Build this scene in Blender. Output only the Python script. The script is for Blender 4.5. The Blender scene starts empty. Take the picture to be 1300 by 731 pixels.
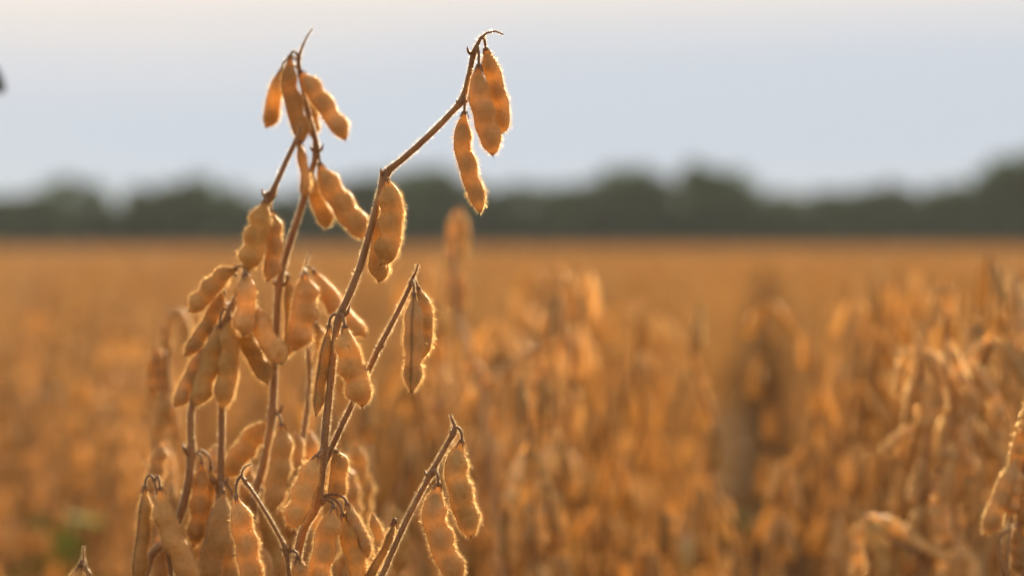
import bpy, math, random
import numpy as np
from mathutils import Vector, Matrix, Euler

random.seed(7)
RNG = np.random.default_rng(7)
C = bpy.context.scene
COL = C.collection
R = math.radians

# ------------------------------------------------------------------ camera
FOC, SENS, PW, PH = 85.0, 36.0, 1300.0, 731.0
FPX = PW * FOC / SENS
CAM_Z, PITCH = 0.95, R(-1.03)
D0 = 1.18
camd = bpy.data.cameras.new('camera')
camd.lens, camd.sensor_width = FOC, SENS
camd.clip_start, camd.clip_end = 0.05, 3000
camd.dof.use_dof = True
camd.dof.focus_distance = D0
camd.dof.aperture_fstop = 4.9
cam = bpy.data.objects.new('camera', camd)
COL.objects.link(cam)
cam.location = (0, 0, CAM_Z)
cam.rotation_euler = (math.pi / 2 + PITCH, 0, 0)
C.camera = cam
cp, sp = math.cos(PITCH), math.sin(PITCH)


def W(u, v, D):
    """place on the photo + distance along the lens axis -> metres"""
    x = (u - PW / 2) / FPX * D
    y = -(v - PH / 2) / FPX * D
    return np.array([x, D * cp - y * sp, CAM_Z + D * sp + y * cp])


YAW = R(6.05)                      # direction of the crop rows
ROWDIR = np.array([math.sin(YAW), math.cos(YAW)])
PERP = np.array([math.cos(YAW), -math.sin(YAW)])

# ------------------------------------------------------------------ materials
def newmat(name):
    m = bpy.data.materials.new(name)
    m.use_nodes = True
    nt = m.node_tree
    nt.nodes.clear()
    return m, nt, nt.nodes, nt.links


def N(nodes, t, **kw):
    n = nodes.new(t)
    for k, v in kw.items():
        setattr(n, k, v)
    return n


def mixc(nt, fac, a, b, blend='MIX'):
    n = nt.nodes.new('ShaderNodeMix')
    n.data_type = 'RGBA'
    n.blend_type = blend
    for sock, val in ((n.inputs[0], fac), (n.inputs[6], a), (n.inputs[7], b)):
        if hasattr(val, 'is_output'):
            nt.links.new(val, sock)
        else:
            sock.default_value = val if not isinstance(val, tuple) else (*val, 1)[:4]
    return n.outputs[2]


def rng_map(nt, val, a, b, c=0.0, d=1.0):
    n = nt.nodes.new('ShaderNodeMapRange')
    nt.links.new(val, n.inputs[0])
    for i, x in enumerate((a, b, c, d)):
        n.inputs[i + 1].default_value = x
    return n.outputs[0]


def noise4(nt, vec, wv, scale, detail=4, rough=0.55):
    n = nt.nodes.new('ShaderNodeTexNoise')
    n.noise_dimensions = '4D'
    nt.links.new(vec, n.inputs['Vector'])
    nt.links.new(wv, n.inputs['W'])
    n.inputs['Scale'].default_value = scale
    n.inputs['Detail'].default_value = detail
    n.inputs['Roughness'].default_value = rough
    return n.outputs['Fac']


def plant_mat(name, c1, c2, dark, trans, tr_gain, rough, seam=True, speck=0.5, bump=0.35, tr_col=None, blotch=0.0, stretch=1.0, sheen=0.0, patch=False, spec=0.25, mottle=0.45):
    m, nt, nd, lk = newmat(name)
    tc = N(nd, 'ShaderNodeTexCoord')
    oi = N(nd, 'ShaderNodeObjectInfo')
    mul = N(nd, 'ShaderNodeMath', operation='MULTIPLY')
    lk.new(oi.outputs['Random'], mul.inputs[0]); mul.inputs[1].default_value = 61.0
    vec, w = tc.outputs['Object'], mul.outputs[0]
    if stretch != 1.0:
        mpg = N(nd, 'ShaderNodeMapping'); mpg.inputs['Scale'].default_value = (1, 1, stretch)
        lk.new(vec, mpg.inputs[0]); vec = mpg.outputs[0]
    big = noise4(nt, vec, w, 95, 4)
    mid = noise4(nt, vec, w, 420, 4, 0.6)
    fine = noise4(nt, vec, w, 1300, 3, 0.6)
    col = mixc(nt, rng_map(nt, big, 0.36, 0.66), c1, c2)
    col = mixc(nt, rng_map(nt, mid, 0.35, 0.7, 0.0, mottle), col, tuple(x * 0.62 for x in c2))
    col = mixc(nt, rng_map(nt, fine, 0.62, 0.72, 0.0, speck), col, dark)
    if patch:                               # stand-to-stand variation over the field
        ge = N(nd, 'ShaderNodeNewGeometry')
        pn = N(nd, 'ShaderNodeTexNoise'); pn.inputs['Scale'].default_value = 0.9; pn.inputs['Detail'].default_value = 3
        lk.new(ge.outputs['Position'], pn.inputs['Vector'])
        col = mixc(nt, rng_map(nt, pn.outputs['Fac'], 0.42, 0.62, 0.0, 0.5), col, (0.54, 0.33, 0.12))
        col = mixc(nt, rng_map(nt, oi.outputs['Random'], 0.25, 1, 0.0, 0.55), col, (0.86, 0.70, 0.44))
    if blotch:
        bl = noise4(nt, vec, w, 170, 5, 0.7)
        col = mixc(nt, rng_map(nt, bl, 0.60, 0.70, 0.0, blotch), col, (0.30, 0.165, 0.07))
    col = mixc(nt, 1.0, col, oi.outputs['Color'], 'MULTIPLY')
    if seam:
        at = N(nd, 'ShaderNodeAttribute', attribute_name='seam')
        sn = N(nd, 'ShaderNodeMath', operation='MULTIPLY')
        lk.new(at.outputs['Fac'], sn.inputs[0]); sn.inputs[1].default_value = 0.75
        col = mixc(nt, sn.outputs[0], col, dark)
    bp = N(nd, 'ShaderNodeBump'); bp.inputs['Strength'].default_value = bump
    bp.inputs['Distance'].default_value = 0.0006
    add = N(nd, 'ShaderNodeMath', operation='ADD')
    lk.new(mid, add.inputs[0]); lk.new(fine, add.inputs[1])
    lk.new(add.outputs[0], bp.inputs['Height'])
    pr = N(nd, 'ShaderNodeBsdfPrincipled')
    lk.new(col, pr.inputs['Base Color'])
    pr.inputs['Roughness'].default_value = rough
    pr.inputs['Specular IOR Level'].default_value = spec
    if sheen:
        pr.inputs['Sheen Weight'].default_value = sheen
        pr.inputs['Sheen Roughness'].default_value = 0.35
        pr.inputs['Sheen Tint'].default_value = (1.0, 0.82, 0.5, 1)
    lk.new(bp.outputs[0], pr.inputs['Normal'])
    tr = N(nd, 'ShaderNodeBsdfTranslucent')
    tcol = mixc(nt, 1.0, col, tuple([tr_gain * x for x in (tr_col or (1.0, 0.94, 0.78))]), 'MULTIPLY')
    lk.new(tcol, tr.inputs['Color'])
    mx = N(nd, 'ShaderNodeMixShader'); mx.inputs[0].default_value = trans
    lk.new(pr.outputs[0], mx.inputs[1]); lk.new(tr.outputs[0], mx.inputs[2])
    out = N(nd, 'ShaderNodeOutputMaterial')
    lk.new(mx.outputs[0], out.inputs[0])
    return m


M_POD = plant_mat('pod_husk', (0.76, 0.53, 0.24), (0.56, 0.345, 0.125), (0.15, 0.075, 0.03), 0.37, 1.7, 0.5, blotch=0.45, sheen=0.12, bump=0.35, spec=0.22, speck=0.3, mottle=0.22)
M_STEM = plant_mat('dry_stem', (0.44, 0.225, 0.085), (0.22, 0.095, 0.033), (0.06, 0.03, 0.016), 0.10, 1.0, 0.5, seam=False, speck=0.6, stretch=0.18, sheen=0.0, spec=0.4)
M_PED = plant_mat('pedicel_brown', (0.36, 0.20, 0.10), (0.20, 0.10, 0.05), (0.05, 0.03, 0.02), 0.1, 1.0, 0.65, seam=False)
M_FPOD = plant_mat('field_pod_husk', (0.83, 0.625, 0.30), (0.62, 0.415, 0.16), (0.16, 0.07, 0.025), 0.44, 1.5, 0.6, sheen=0.2, patch=True)


def hair_mat(name, col):
    m, nt, nd, lk = newmat(name)
    d = N(nd, 'ShaderNodeBsdfDiffuse'); d.inputs[0].default_value = (*col, 1)
    t = N(nd, 'ShaderNodeBsdfTranslucent'); t.inputs[0].default_value = (*col, 1)
    mx = N(nd, 'ShaderNodeMixShader'); mx.inputs[0].default_value = 0.5
    lk.new(d.outputs[0], mx.inputs[1]); lk.new(t.outputs[0], mx.inputs[2])
    # glassy hairs scatter light strongly forward
    g = N(nd, 'ShaderNodeBsdfRefraction'); g.inputs['Color'].default_value = (*col, 1)
    g.inputs['Roughness'].default_value = 0.55; g.inputs['IOR'].default_value = 1.4
    m2 = N(nd, 'ShaderNodeMixShader'); m2.inputs[0].default_value = 0.2
    lk.new(mx.outputs[0], m2.inputs[1]); lk.new(g.outputs[0], m2.inputs[2])
    out = N(nd, 'ShaderNodeOutputMaterial'); lk.new(m2.outputs[0], out.inputs[0])
    return m


M_HAIR = hair_mat('pod_fuzz', (0.94, 0.68, 0.33))
M_SHAIR = hair_mat('stem_fuzz', (0.92, 0.76, 0.50))


def leafy_mat(name, c1, c2, trans, scale=0.4, rough=0.7):
    m, nt, nd, lk = newmat(name)
    tc = N(nd, 'ShaderNodeTexCoord')
    ns = N(nd, 'ShaderNodeTexNoise'); ns.inputs['Scale'].default_value = scale
    ns.inputs['Detail'].default_value = 5
    lk.new(tc.outputs['Object'], ns.inputs['Vector'])
    oi = N(nd, 'ShaderNodeObjectInfo')
    col = mixc(nt, rng_map(nt, ns.outputs['Fac'], 0.38, 0.64), c1, c2)
    col = mixc(nt, rng_map(nt, oi.outputs['Random'], 0, 1, 0.0, 0.6), col, tuple(x * 0.55 for x in c2))
    pr = N(nd, 'ShaderNodeBsdfPrincipled'); pr.inputs['Roughness'].default_value = rough
    pr.inputs['Specular IOR Level'].default_value = 0.05
    lk.new(col, pr.inputs['Base Color'])
    tr = N(nd, 'ShaderNodeBsdfTranslucent'); lk.new(col, tr.inputs[0])
    mx = N(nd, 'ShaderNodeMixShader'); mx.inputs[0].default_value = trans
    lk.new(pr.outputs[0], mx.inputs[1]); lk.new(tr.outputs[0], mx.inputs[2])
    out = N(nd, 'ShaderNodeOutputMaterial'); lk.new(mx.outputs[0], out.inputs[0])
    return m


M_BEAN = leafy_mat('bean', (0.62, 0.48, 0.27), (0.55, 0.41, 0.22), 0.0, 60)
M_LEAF = leafy_mat('tree_leaves', (0.045, 0.092, 0.03), (0.09, 0.15, 0.05), 0.3)
M_BARK = leafy_mat('tree_bark', (0.10, 0.08, 0.06), (0.06, 0.05, 0.04), 0.0, 3)
M_MARGIN = leafy_mat('margin_grass', (0.10, 0.13, 0.05), (0.14, 0.13, 0.06), 0.3, 0.8)
M_WEED = leafy_mat('weed_leaves', (0.30, 0.31, 0.07), (0.20, 0.23, 0.05), 0.5, 30)
M_DRYLEAF = leafy_mat('dry_leaves', (0.34, 0.19, 0.075), (0.19, 0.10, 0.045), 0.2, 25)


def soil_mat():
    m, nt, nd, lk = newmat('soil')
    tc = N(nd, 'ShaderNodeTexCoord')
    cols = []
    for sc in (0.9, 14, 90):
        ns = N(nd, 'ShaderNodeTexNoise'); ns.inputs['Scale'].default_value = sc; ns.inputs['Detail'].default_value = 6
        lk.new(tc.outputs['Object'], ns.inputs['Vector']); cols.append(ns.outputs['Fac'])
    col = mixc(nt, rng_map(nt, cols[1], 0.35, 0.65), (0.25, 0.125, 0.045), (0.14, 0.07, 0.024))
    col = mixc(nt, rng_map(nt, cols[0], 0.4, 0.7, 0, 0.6), col, (0.34, 0.20, 0.09))
    col = mixc(nt, rng_map(nt, cols[2], 0.58, 0.66, 0, 0.7), col, (0.46, 0.30, 0.14))
    bp = N(nd, 'ShaderNodeBump'); bp.inputs['Strength'].default_value = 0.8; bp.inputs['Distance'].default_value = 0.02
    lk.new(cols[2], bp.inputs['Height'])
    pr = N(nd, 'ShaderNodeBsdfPrincipled'); pr.inputs['Roughness'].default_value = 0.95; pr.inputs['Specular IOR Level'].default_value = 0.0
    lk.new(col, pr.inputs['Base Color']); lk.new(bp.outputs[0], pr.inputs['Normal'])
    out = N(nd, 'ShaderNodeOutputMaterial'); lk.new(pr.outputs[0], out.inputs[0])
    return m


M_SOIL = soil_mat()

# ------------------------------------------------------------------ mesh collecting
class MB:
    def __init__(self):
        self.v, self.f3, self.f4, self.m3, self.m4, self.sm, self.n = [], [], [], [], [], [], 0

    def add(self, v, quads=None, tris=None, mat=0, seam=None):
        v = np.asarray(v, float).reshape(-1, 3)
        if quads is not None and len(quads):
            q = np.asarray(quads) + self.n; self.f4.append(q); self.m4.append(np.full(len(q), mat))
        if tris is not None and len(tris):
            t = np.asarray(tris) + self.n; self.f3.append(t); self.m3.append(np.full(len(t), mat))
        self.v.append(v)
        self.sm.append(np.zeros(len(v)) if seam is None else np.asarray(seam).ravel())
        self.n += len(v)

    def merge(self, other, mat4=None, moff=0):
        """other's geometry moved by a 4x4 matrix"""
        v = np.concatenate(other.v)
        if mat4 is not None:
            m = np.array(mat4); v = v @ m[:3, :3].T + m[:3, 3]
        for f, mm in zip(other.f4, other.m4):
            self.f4.append(f + self.n); self.m4.append(mm + moff)
        for f, mm in zip(other.f3, other.m3):
            self.f3.append(f + self.n); self.m3.append(mm + moff)
        self.v.append(v); self.sm.append(np.concatenate(other.sm)); self.n += len(v)

    def mesh(self, name, mats, origin=None):
        v = np.concatenate(self.v)
        if origin is not None:
            v = v - np.asarray(origin)
        f4 = np.concatenate(self.f4) if self.f4 else np.zeros((0, 4), int)
        f3 = np.concatenate(self.f3) if self.f3 else np.zeros((0, 3), int)
        mi = np.concatenate((self.m4 if self.m4 else []) + (self.m3 if self.m3 else []))
        me = bpy.data.meshes.new(name)
        me.vertices.add(len(v)); me.vertices.foreach_set('co', v.astype(np.float32).ravel())
        loops = np.concatenate([f4.ravel(), f3.ravel()]).astype(np.int32)
        me.loops.add(len(loops)); me.loops.foreach_set('vertex_index', loops)
        tot = np.concatenate([np.full(len(f4), 4), np.full(len(f3), 3)]).astype(np.int32)
        st = np.concatenate([[0], np.cumsum(tot)[:-1]]).astype(np.int32)
        me.polygons.add(len(tot))
        me.polygons.foreach_set('loop_start', st)
        me.polygons.foreach_set('material_index', mi.astype(np.int32))
        me.polygons.foreach_set('use_smooth', np.ones(len(tot), bool))
        for m in mats:
            me.materials.append(m)
        a = me.attributes.new('seam', 'FLOAT', 'POINT')
        a.data.foreach_set('value', np.concatenate(self.sm).astype(np.float32))
        me.update(calc_edges=True)
        me.validate()
        return me


def unit(a):
    return a / (np.linalg.norm(a, axis=-1, keepdims=True) + 1e-12)


def spline(P, n):
    """Catmull-Rom through the points, n evenly spaced samples"""
    P = np.asarray(P, float)
    if len(P) == 2:
        t = np.linspace(0, 1, n)[:, None]
        return P[0] * (1 - t) + P[1] * t
    Q = np.vstack([2 * P[0] - P[1], P, 2 * P[-1] - P[-2]])
    out = []
    for i in range(1, len(Q) - 2):
        t = np.linspace(0, 1, 24, endpoint=False)[:, None]
        a, b, c, d = Q[i - 1], Q[i], Q[i + 1], Q[i + 2]
        out.append(0.5 * (2 * b + (c - a) * t + (2 * a - 5 * b + 4 * c - d) * t ** 2 + (3 * b - a - 3 * c + d) * t ** 3))
    out = np.vstack(out + [P[-1:]])
    s = np.concatenate([[0], np.cumsum(np.linalg.norm(np.diff(out, axis=0), axis=1))])
    u = np.linspace(0, s[-1], n)
    return np.stack([np.interp(u, s, out[:, k]) for k in range(out.shape[1])], 1)


def grid_quads(nr, nc):
    i = np.arange(nr - 1)[:, None]; j = np.arange(nc)[None, :]
    k = (j + 1) % nc
    return np.stack([i * nc + j, i * nc + k, (i + 1) * nc + k, (i + 1) * nc + j], -1).reshape(-1, 4)


def add_hair(mb, rings, count, lmin, lmax, rad, rng, mat=1, lean=0.45, t0=0.05, t1=0.99):
    """fine tapered hairs standing on a ringed surface"""
    nr, nc, _ = rings.shape
    per = np.linalg.norm(rings - np.roll(rings, 1, 1), axis=2).sum(1)
    lo, hi = int(t0 * (nr - 1)), max(int(t0 * (nr - 1)) + 1, int(t1 * (nr - 1)))
    pr = per[lo:hi] / per[lo:hi].sum()
    i = rng.choice(np.arange(lo, hi), count, p=pr); j = rng.integers(0, nc, count)
    fi = rng.random(count)[:, None]; fj = rng.random(count)[:, None]
    i2 = np.minimum(i + 1, nr - 1); j2 = (j + 1) % nc
    p = (rings[i, j] * (1 - fi) + rings[i2, j] * fi) * (1 - fj) + (rings[i, j2] * (1 - fi) + rings[i2, j2] * fi) * fj
    cen = rings.mean(1)
    tan = unit(rings[i2, j] - rings[i, j] + 1e-9)
    circ = unit(rings[i, j2] - rings[i, j])
    nrm = np.cross(circ, tan)
    sgn = np.sign(np.sum(nrm * (p - (cen[i] * (1 - fi) + cen[i2] * fi)), 1, keepdims=True))
    nrm = unit(nrm * sgn)
    d = unit(nrm * 0.85 + tan * lean + rng.normal(0, 0.27, (count, 3)))
    L = (lmin + (lmax - lmin) * rng.random(count) ** 1.3)[:, None]
    a = unit(np.cross(d, rng.normal(0, 1, (count, 3))))
    b = np.cross(d, a)
    p0 = p - nrm * 0.0001
    v = np.stack([p0 + a * rad, p0 - a * rad, p + d * L, p0 + b * rad, p0 - b * rad], 1)
    base = np.arange(count)[:, None] * 5
    tri = np.concatenate([base + [0, 1, 2], base + [3, 4, 2]])
    mb.add(v.reshape(-1, 3), tris=tri, mat=mat)


def pod_geo(mb, path, halfw, facing, roll, seeds, rng, nr=44, nc=24, hair=2200, thick=0.36, deep=None, beans=True, hl=(0.0010, 0.0034), hr=0.000044, neck=0.0):
    thick = thick * 1.25
    """a soybean pod: flattened, swollen over each seed, a seam on both edges, beaked tip"""
    c = spline(path, nr)
    L = np.linalg.norm(np.diff(c, axis=0), axis=1).sum()
    tan = unit(np.gradient(c, axis=0))
    side = unit(np.cross(tan, np.asarray(facing)[None, :]))
    nrm = np.cross(side, tan)
    tw = roll + rng.normal(0, 0.12) * np.linspace(-1, 1, nr)
    cs, sn = np.cos(tw)[:, None], np.sin(tw)[:, None]
    side, nrm = side * cs + nrm * sn, nrm * cs - side * sn
    t = np.linspace(0, 1, nr)
    x0 = np.clip((t - neck) / rng.uniform(0.27, 0.36), 0, 1); x1 = np.clip((1 - t) / 0.20, 0, 1)
    rise = 0.15 + 0.85 * np.sin(x0 * math.pi / 2) ** 1.2
    fall = 0.05 + 0.95 * np.sin(x1 * math.pi / 2) ** 0.72
    body = rise * fall
    lo = neck + 0.21 * (1 - neck)
    cen = np.linspace(lo, 0.80, seeds) + rng.normal(0, 0.012, seeds)
    sg = 0.30 * (0.80 - lo) / max(seeds - 1, 1)
    amp = rng.uniform(0.8, 1.1, seeds)
    g = np.clip((amp * np.exp(-((t[:, None] - cen) / sg) ** 2 / 2)).sum(1), 0, 1.15)
    sc_ = rng.uniform(0.12, 0.26) if deep is None else deep
    a = halfw * body * (1 - sc_ + sc_ * g)
    b = halfw * body * (thick * 1.05 + thick * 0.78 * g * np.clip(body, 0, 1))
    off = halfw * 0.10 * body * np.cos((t - cen[0]) / max(cen[-1] - cen[0], .1) * 2 * math.pi * (seeds - 1)) * rng.choice([-1, 1])
    th = np.linspace(0, 2 * math.pi, nc, endpoint=False)
    ct, st = np.cos(th), np.sin(th)
    ridge = 1 + 0.07 * np.exp(-(st / 0.2) ** 2)
    bl = np.sign(st) * np.abs(st) ** 0.9
    wob = 1 + rng.normal(0, 0.012, (nr, nc))
    rings = c[:, None, :] + side[:, None, :] * (off[:, None] + a[:, None] * ct * ridge * wob)[..., None] + nrm[:, None, :] * (b[:, None] * bl * wob)[..., None]
    if beans:
        for k in range(seeds):
            i = int(round(cen[k] * (nr - 1)))
            la = min(0.46 * L * (0.80 - lo) / max(seeds - 1, 1), halfw * 1.15)
            bv, nb = [], 8
            for q in range(1, 7):
                f = q * math.pi / 7
                tq = float(np.clip(cen[k] + la * math.cos(f) / L, 0.02, 0.98)); x = int(round(tq * (nr - 1)))
                pc = np.array([np.interp(tq, t, c[:, z_] + side[:, z_] * off) for z_ in range(3)])
                ea = min(a[i] * 0.74 * math.sin(f), a[x] * 0.72); eb = min(b[i] * 0.84 * math.sin(f), b[x] * 0.80)
                if q == 1: p_hi = pc
                p_lo = pc
                for h_ in range(nb):
                    e = h_ * 2 * math.pi / nb
                    bv.append(pc + side[x] * ea * math.cos(e) + nrm[x] * eb * math.sin(e))
            mb.add(bv, quads=grid_quads(6, nb), mat=2)
            mb.add(np.vstack([bv[:nb], [p_hi - tan[i] * la * .05]]), tris=[(j, (j + 1) % nb, nb) for j in range(nb)], mat=2)
            mb.add(np.vstack([bv[-nb:], [p_lo + tan[i] * la * .05]]), tris=[(j, (j + 1) % nb, nb) for j in range(nb)], mat=2)
    # beak: the last few rings bend to one edge
    bend = np.clip((t - 0.93) / 0.07, 0, 1)[:, None, None] ** 2 * halfw * 0.25
    rings = rings + side[:, None, :] * bend
    seam = np.exp(-(np.abs(st) / 0.14) ** 2)[None, :] * np.ones((nr, 1))
    seam = np.maximum(seam, np.clip((t - 0.955) / 0.03, 0, 1)[:, None])
    mb.add(rings.reshape(-1, 3), quads=grid_quads(nr, nc), seam=seam)
    # closed ends
    for r, ring in ((0, rings[0]), (nr - 1, rings[-1])):
        apex = ring.mean(0) + (tan[r] * (0.0016 if r else -0.0004))
        tri = [(k, (k + 1) % nc, nc) for k in range(nc)]
        mb.add(np.vstack([ring, apex]), tris=tri, seam=np.ones(nc + 1) * (1.0 if r else 0.3))
    if hair:
        add_hair(mb, rings, int(hair), hl[0], hl[1], hr, rng, t0=max(neck, 0.04))
    return L


def tube(mb, path, rad, nc=10, hair=0, rng=RNG, hl=(0.0006, 0.0016), hr=0.000032, mat=0, hmat=1, lump=0.0):
    path = np.asarray(path, float); nr = len(path)
    rad = np.broadcast_to(np.asarray(rad, float), (nr,))
    tan = unit(np.gradient(path, axis=0))
    ref = np.array([0.0, -1.0, 0.12]) if abs(tan[0][1]) < 0.9 else np.array([1.0, 0, 0])
    a = unit(np.cross(tan, ref)); b = np.cross(tan, a)
    th = np.linspace(0, 2 * math.pi, nc, endpoint=False)
    rr = rad[:, None] * (1 + (rng.normal(0, lump, (nr, nc)) if lump else 0))
    rings = path[:, None, :] + (rr * np.cos(th))[..., None] * a[:, None, :] + (rr * np.sin(th))[..., None] * b[:, None, :]
    mb.add(rings.reshape(-1, 3), quads=grid_quads(nr, nc), mat=mat)
    for r, s in ((0, -1), (nr - 1, 1)):
        tri = [(k, (k + 1) % nc, nc) for k in range(nc)]
        mb.add(np.vstack([rings[r], path[r] + s * tan[r] * rad[r] * .6]), tris=tri, mat=mat)
    if hair:
        add_hair(mb, rings, int(hair), hl[0], hl[1], hr, rng, mat=hmat, lean=0.15, t0=0, t1=1)
    return rings


# ------------------------------------------------------------------ object helpers
def link(name, me, loc=(0, 0, 0), parent=None, color=None):
    o = bpy.data.objects.new(name, me)
    COL.objects.link(o)
    if parent is not None:
        o.parent = parent
    o.location = loc
    if color is not None:
        o.color = (*color, 1)
    return o


def thing(name, label, cat, loc, group=None, rz=0.0, sc=1.0):
    o = bpy.data.objects.new(name, None)
    COL.objects.link(o)
    o.empty_display_size = 0.05
    o.location = loc; o.rotation_euler = (0, 0, rz); o.scale = (sc, sc, sc)
    o['label'] = label; o['category'] = cat
    if group:
        o['group'] = group
    return o


def tag(o, label, cat=None, group=None, kind=None):
    if label: o['label'] = label
    if cat: o['category'] = cat
    if group: o['group'] = group
    if kind: o['kind'] = kind
    return o


# ------------------------------------------------------------------ plants drawn from the photograph
class Plant:
    def __init__(self, label, D, base_u, hair=1.0, group=None):
        b = W(base_u, 2000, D); b[2] = 0.0
        self.base, self.D, self.hair = b, D, hair
        self.root = thing('soybean_plant', label, 'soybean plant', b, group)

    def stem(self, name, pts, dD=0.0, nodes=(), to_ground=False, hair=1.0, dD1=None):
        """pts: (u, v, width in photo pixels)"""
        n = len(pts)
        dd = np.linspace(dD, dD if dD1 is None else dD1, n)
        P = [W(u, v, self.D + d) for (u, v, w), d in zip(pts, dd)]
        wd = [w / FPX * (self.D + d) / 2 * 0.86 for (u, v, w), d in zip(pts, dd)]
        if to_ground:
            # carry the stem on down to the soil
            p0, p1 = P[0], P[1]
            low = []
            for k in (0.25, 0.55, 0.85, 1.0):
                q = p0 * (1 - k) + self.base * k
                q = q + (p0 - p1) / np.linalg.norm(p0 - p1) * 0.12 * k * (1 - k) * 2
                q[2] = p0[2] * (1 - k) - 0.01 * (k == 1.0)
                low.append(q)
            P = low[::-1] + P
            wd = [wd[0] * 1.7, wd[0] * 1.6, wd[0] * 1.4, wd[0] * 1.15] + wd
        m = len(P) * 9
        PP = spline(np.hstack([np.array(P), np.array(wd)[:, None]]), m)
        path, rad = PP[:, :3], np.maximum(PP[:, 3], 0.00025)
        for (u, v) in nodes:                       # swollen joints
            q = W(u, v, self.D + dD)
            d2 = np.linalg.norm(path - q, axis=1)
            rad = rad * (1 + 0.45 * np.exp(-(d2 / 0.0028) ** 2))
        L = np.linalg.norm(np.diff(path, axis=0), axis=1).sum()
        mb = MB()
        tube(mb, path, rad, 12, hair=0, lump=0.05)
        for (u, v) in nodes:                       # leaf scars and dried stipules at the joints
            i = int(np.argmin(np.linalg.norm(path - W(u, v, self.D + dD), axis=1)))
            for k in range(4):
                a = RNG.uniform(0, 6.28); o_ = np.array([math.cos(a), math.sin(a) * 0.8, 0.0])
                p0 = path[i] + o_ * rad[i] * 0.6
                ln = RNG.uniform(1.1, 2.6) * rad[i]
                tube(mb, spline([p0, p0 + o_ * ln * .5 + [0, 0, ln * .2], p0 + o_ * ln * .8 + [0, 0, ln * .9]], 5), np.array([.45, .42, .35, .22, .1]) * rad[i], 6)
        # fuzz only where the stem is near the top; the woody foot is bare
        if hair * self.hair > 0:
            keep = path[:, 2] > 0.70
            hp, hrad = path[keep], rad[keep]
            if len(hp) > 3:
                hL = np.linalg.norm(np.diff(hp, axis=0), axis=1).sum()
                tmp = MB(); rings = tube(tmp, hp, hrad, 12)
                add_hair(mb, rings, int(hL * 1000 * 45 * hair * self.hair), 0.0007, 0.0021, 0.000032, RNG, lean=0.05, t0=0, t1=1)
        o = link(name, mb.mesh(name, [M_STEM, M_SHAIR], P[0]), tuple(P[0] - self.base), self.root)
        return o

    def pod(self, pts, w, att=None, roll=0.0, seeds=3, dD=0.0, dT=0.0, tone=1.0, hair=None, arch=7, thick=0.36, dA=None, deep=None):
        """pts along the pod from its stalk to its beak, w its width in photo pixels"""
        n = len(pts); D = self.D + dD
        P = [W(u, v, D + dT * k / (n - 1)) for k, (u, v) in enumerate(pts)]
        hw = w / FPX * D / 2 * 0.84
        mb = MB()
        c = np.mean(P, axis=0)
        face = np.array([0, 0, CAM_Z]) - c
        h = self.hair if hair is None else hair
        Lm = sum(np.linalg.norm(P[i + 1] - P[i]) for i in range(n - 1))
        pod_geo(mb, P, hw, unit(face), roll, seeds, RNG, hair=int(3.7e6 * Lm * hw * 4.2 * h), thick=thick, deep=deep)
        tn = tone if isinstance(tone, tuple) else (tone, tone * 0.97, tone * 0.93)
        tn = tuple(x * y for x, y in zip(tn, RNG.uniform(0.9, 1.08) * np.array([1, RNG.uniform(.95, 1.01), RNG.uniform(.88, 1.08)])))
        o = link('pod', mb.mesh('pod', [M_POD, M_HAIR, M_BEAN], P[0]), tuple(P[0] - self.base), self.root, tn)
        if att is not None:
            A = W(att[0], att[1], self.D + (0.0 if dA is None else dA))
            B = P[0] + unit(P[1] - P[0]) * 0.0015
            mid = (A + P[0]) / 2; mid[2] = max(A[2], P[0][2]) + arch / FPX * D * 0.8
            a2 = A * 0.72 + mid * 0.28; a2[2] = A[2] * 0.3 + mid[2] * 0.7
            b2 = P[0] * 0.8 + mid * 0.2; b2[2] = P[0][2] * 0.45 + mid[2] * 0.55
            path = spline([A, a2, mid, b2, B], 22)
            rad = np.linspace(0.00075, 0.00062, 22); rad[-4:] *= [1.15, 1.5, 1.9, 1.6]
            pm = MB(); tube(pm, path, rad, 8, hair=int(260 * min(h, 1)), lump=0.05)
            # dried calyx: narrow sepals clasping the top of the pod
            tdir = unit(P[1] - P[0])
            a = unit(np.cross(tdir, [0.3, 1, 0.2])); b = np.cross(tdir, a)
            for k in range(5):
                th = k * 1.2566 + RNG.random()
                out = a * math.cos(th) + b * math.sin(th)
                tg = np.cross(tdir, out)
                r0 = hw * 0.17 + 0.0004
                q = [P[0] + out * r0 - tg * 0.0006, P[0] + out * r0 + tg * 0.0006,
                     P[0] + out * (r0 + 0.0011) + tdir * 0.0026 + tg * 0.0004,
                     P[0] + out * (r0 + 0.0018) + tdir * RNG.uniform(0.0035, 0.0055),
                     P[0] + out * (r0 + 0.0007) + tdir * 0.0026 - tg * 0.0004]
                pm.add(np.array(q), tris=[(0, 1, 2), (0, 2, 4), (4, 2, 3)])
            link('pedicel', pm.mesh('pedicel', [M_PED, M_SHAIR], P[0]), (0, 0, 0), o)
        return o


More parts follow.
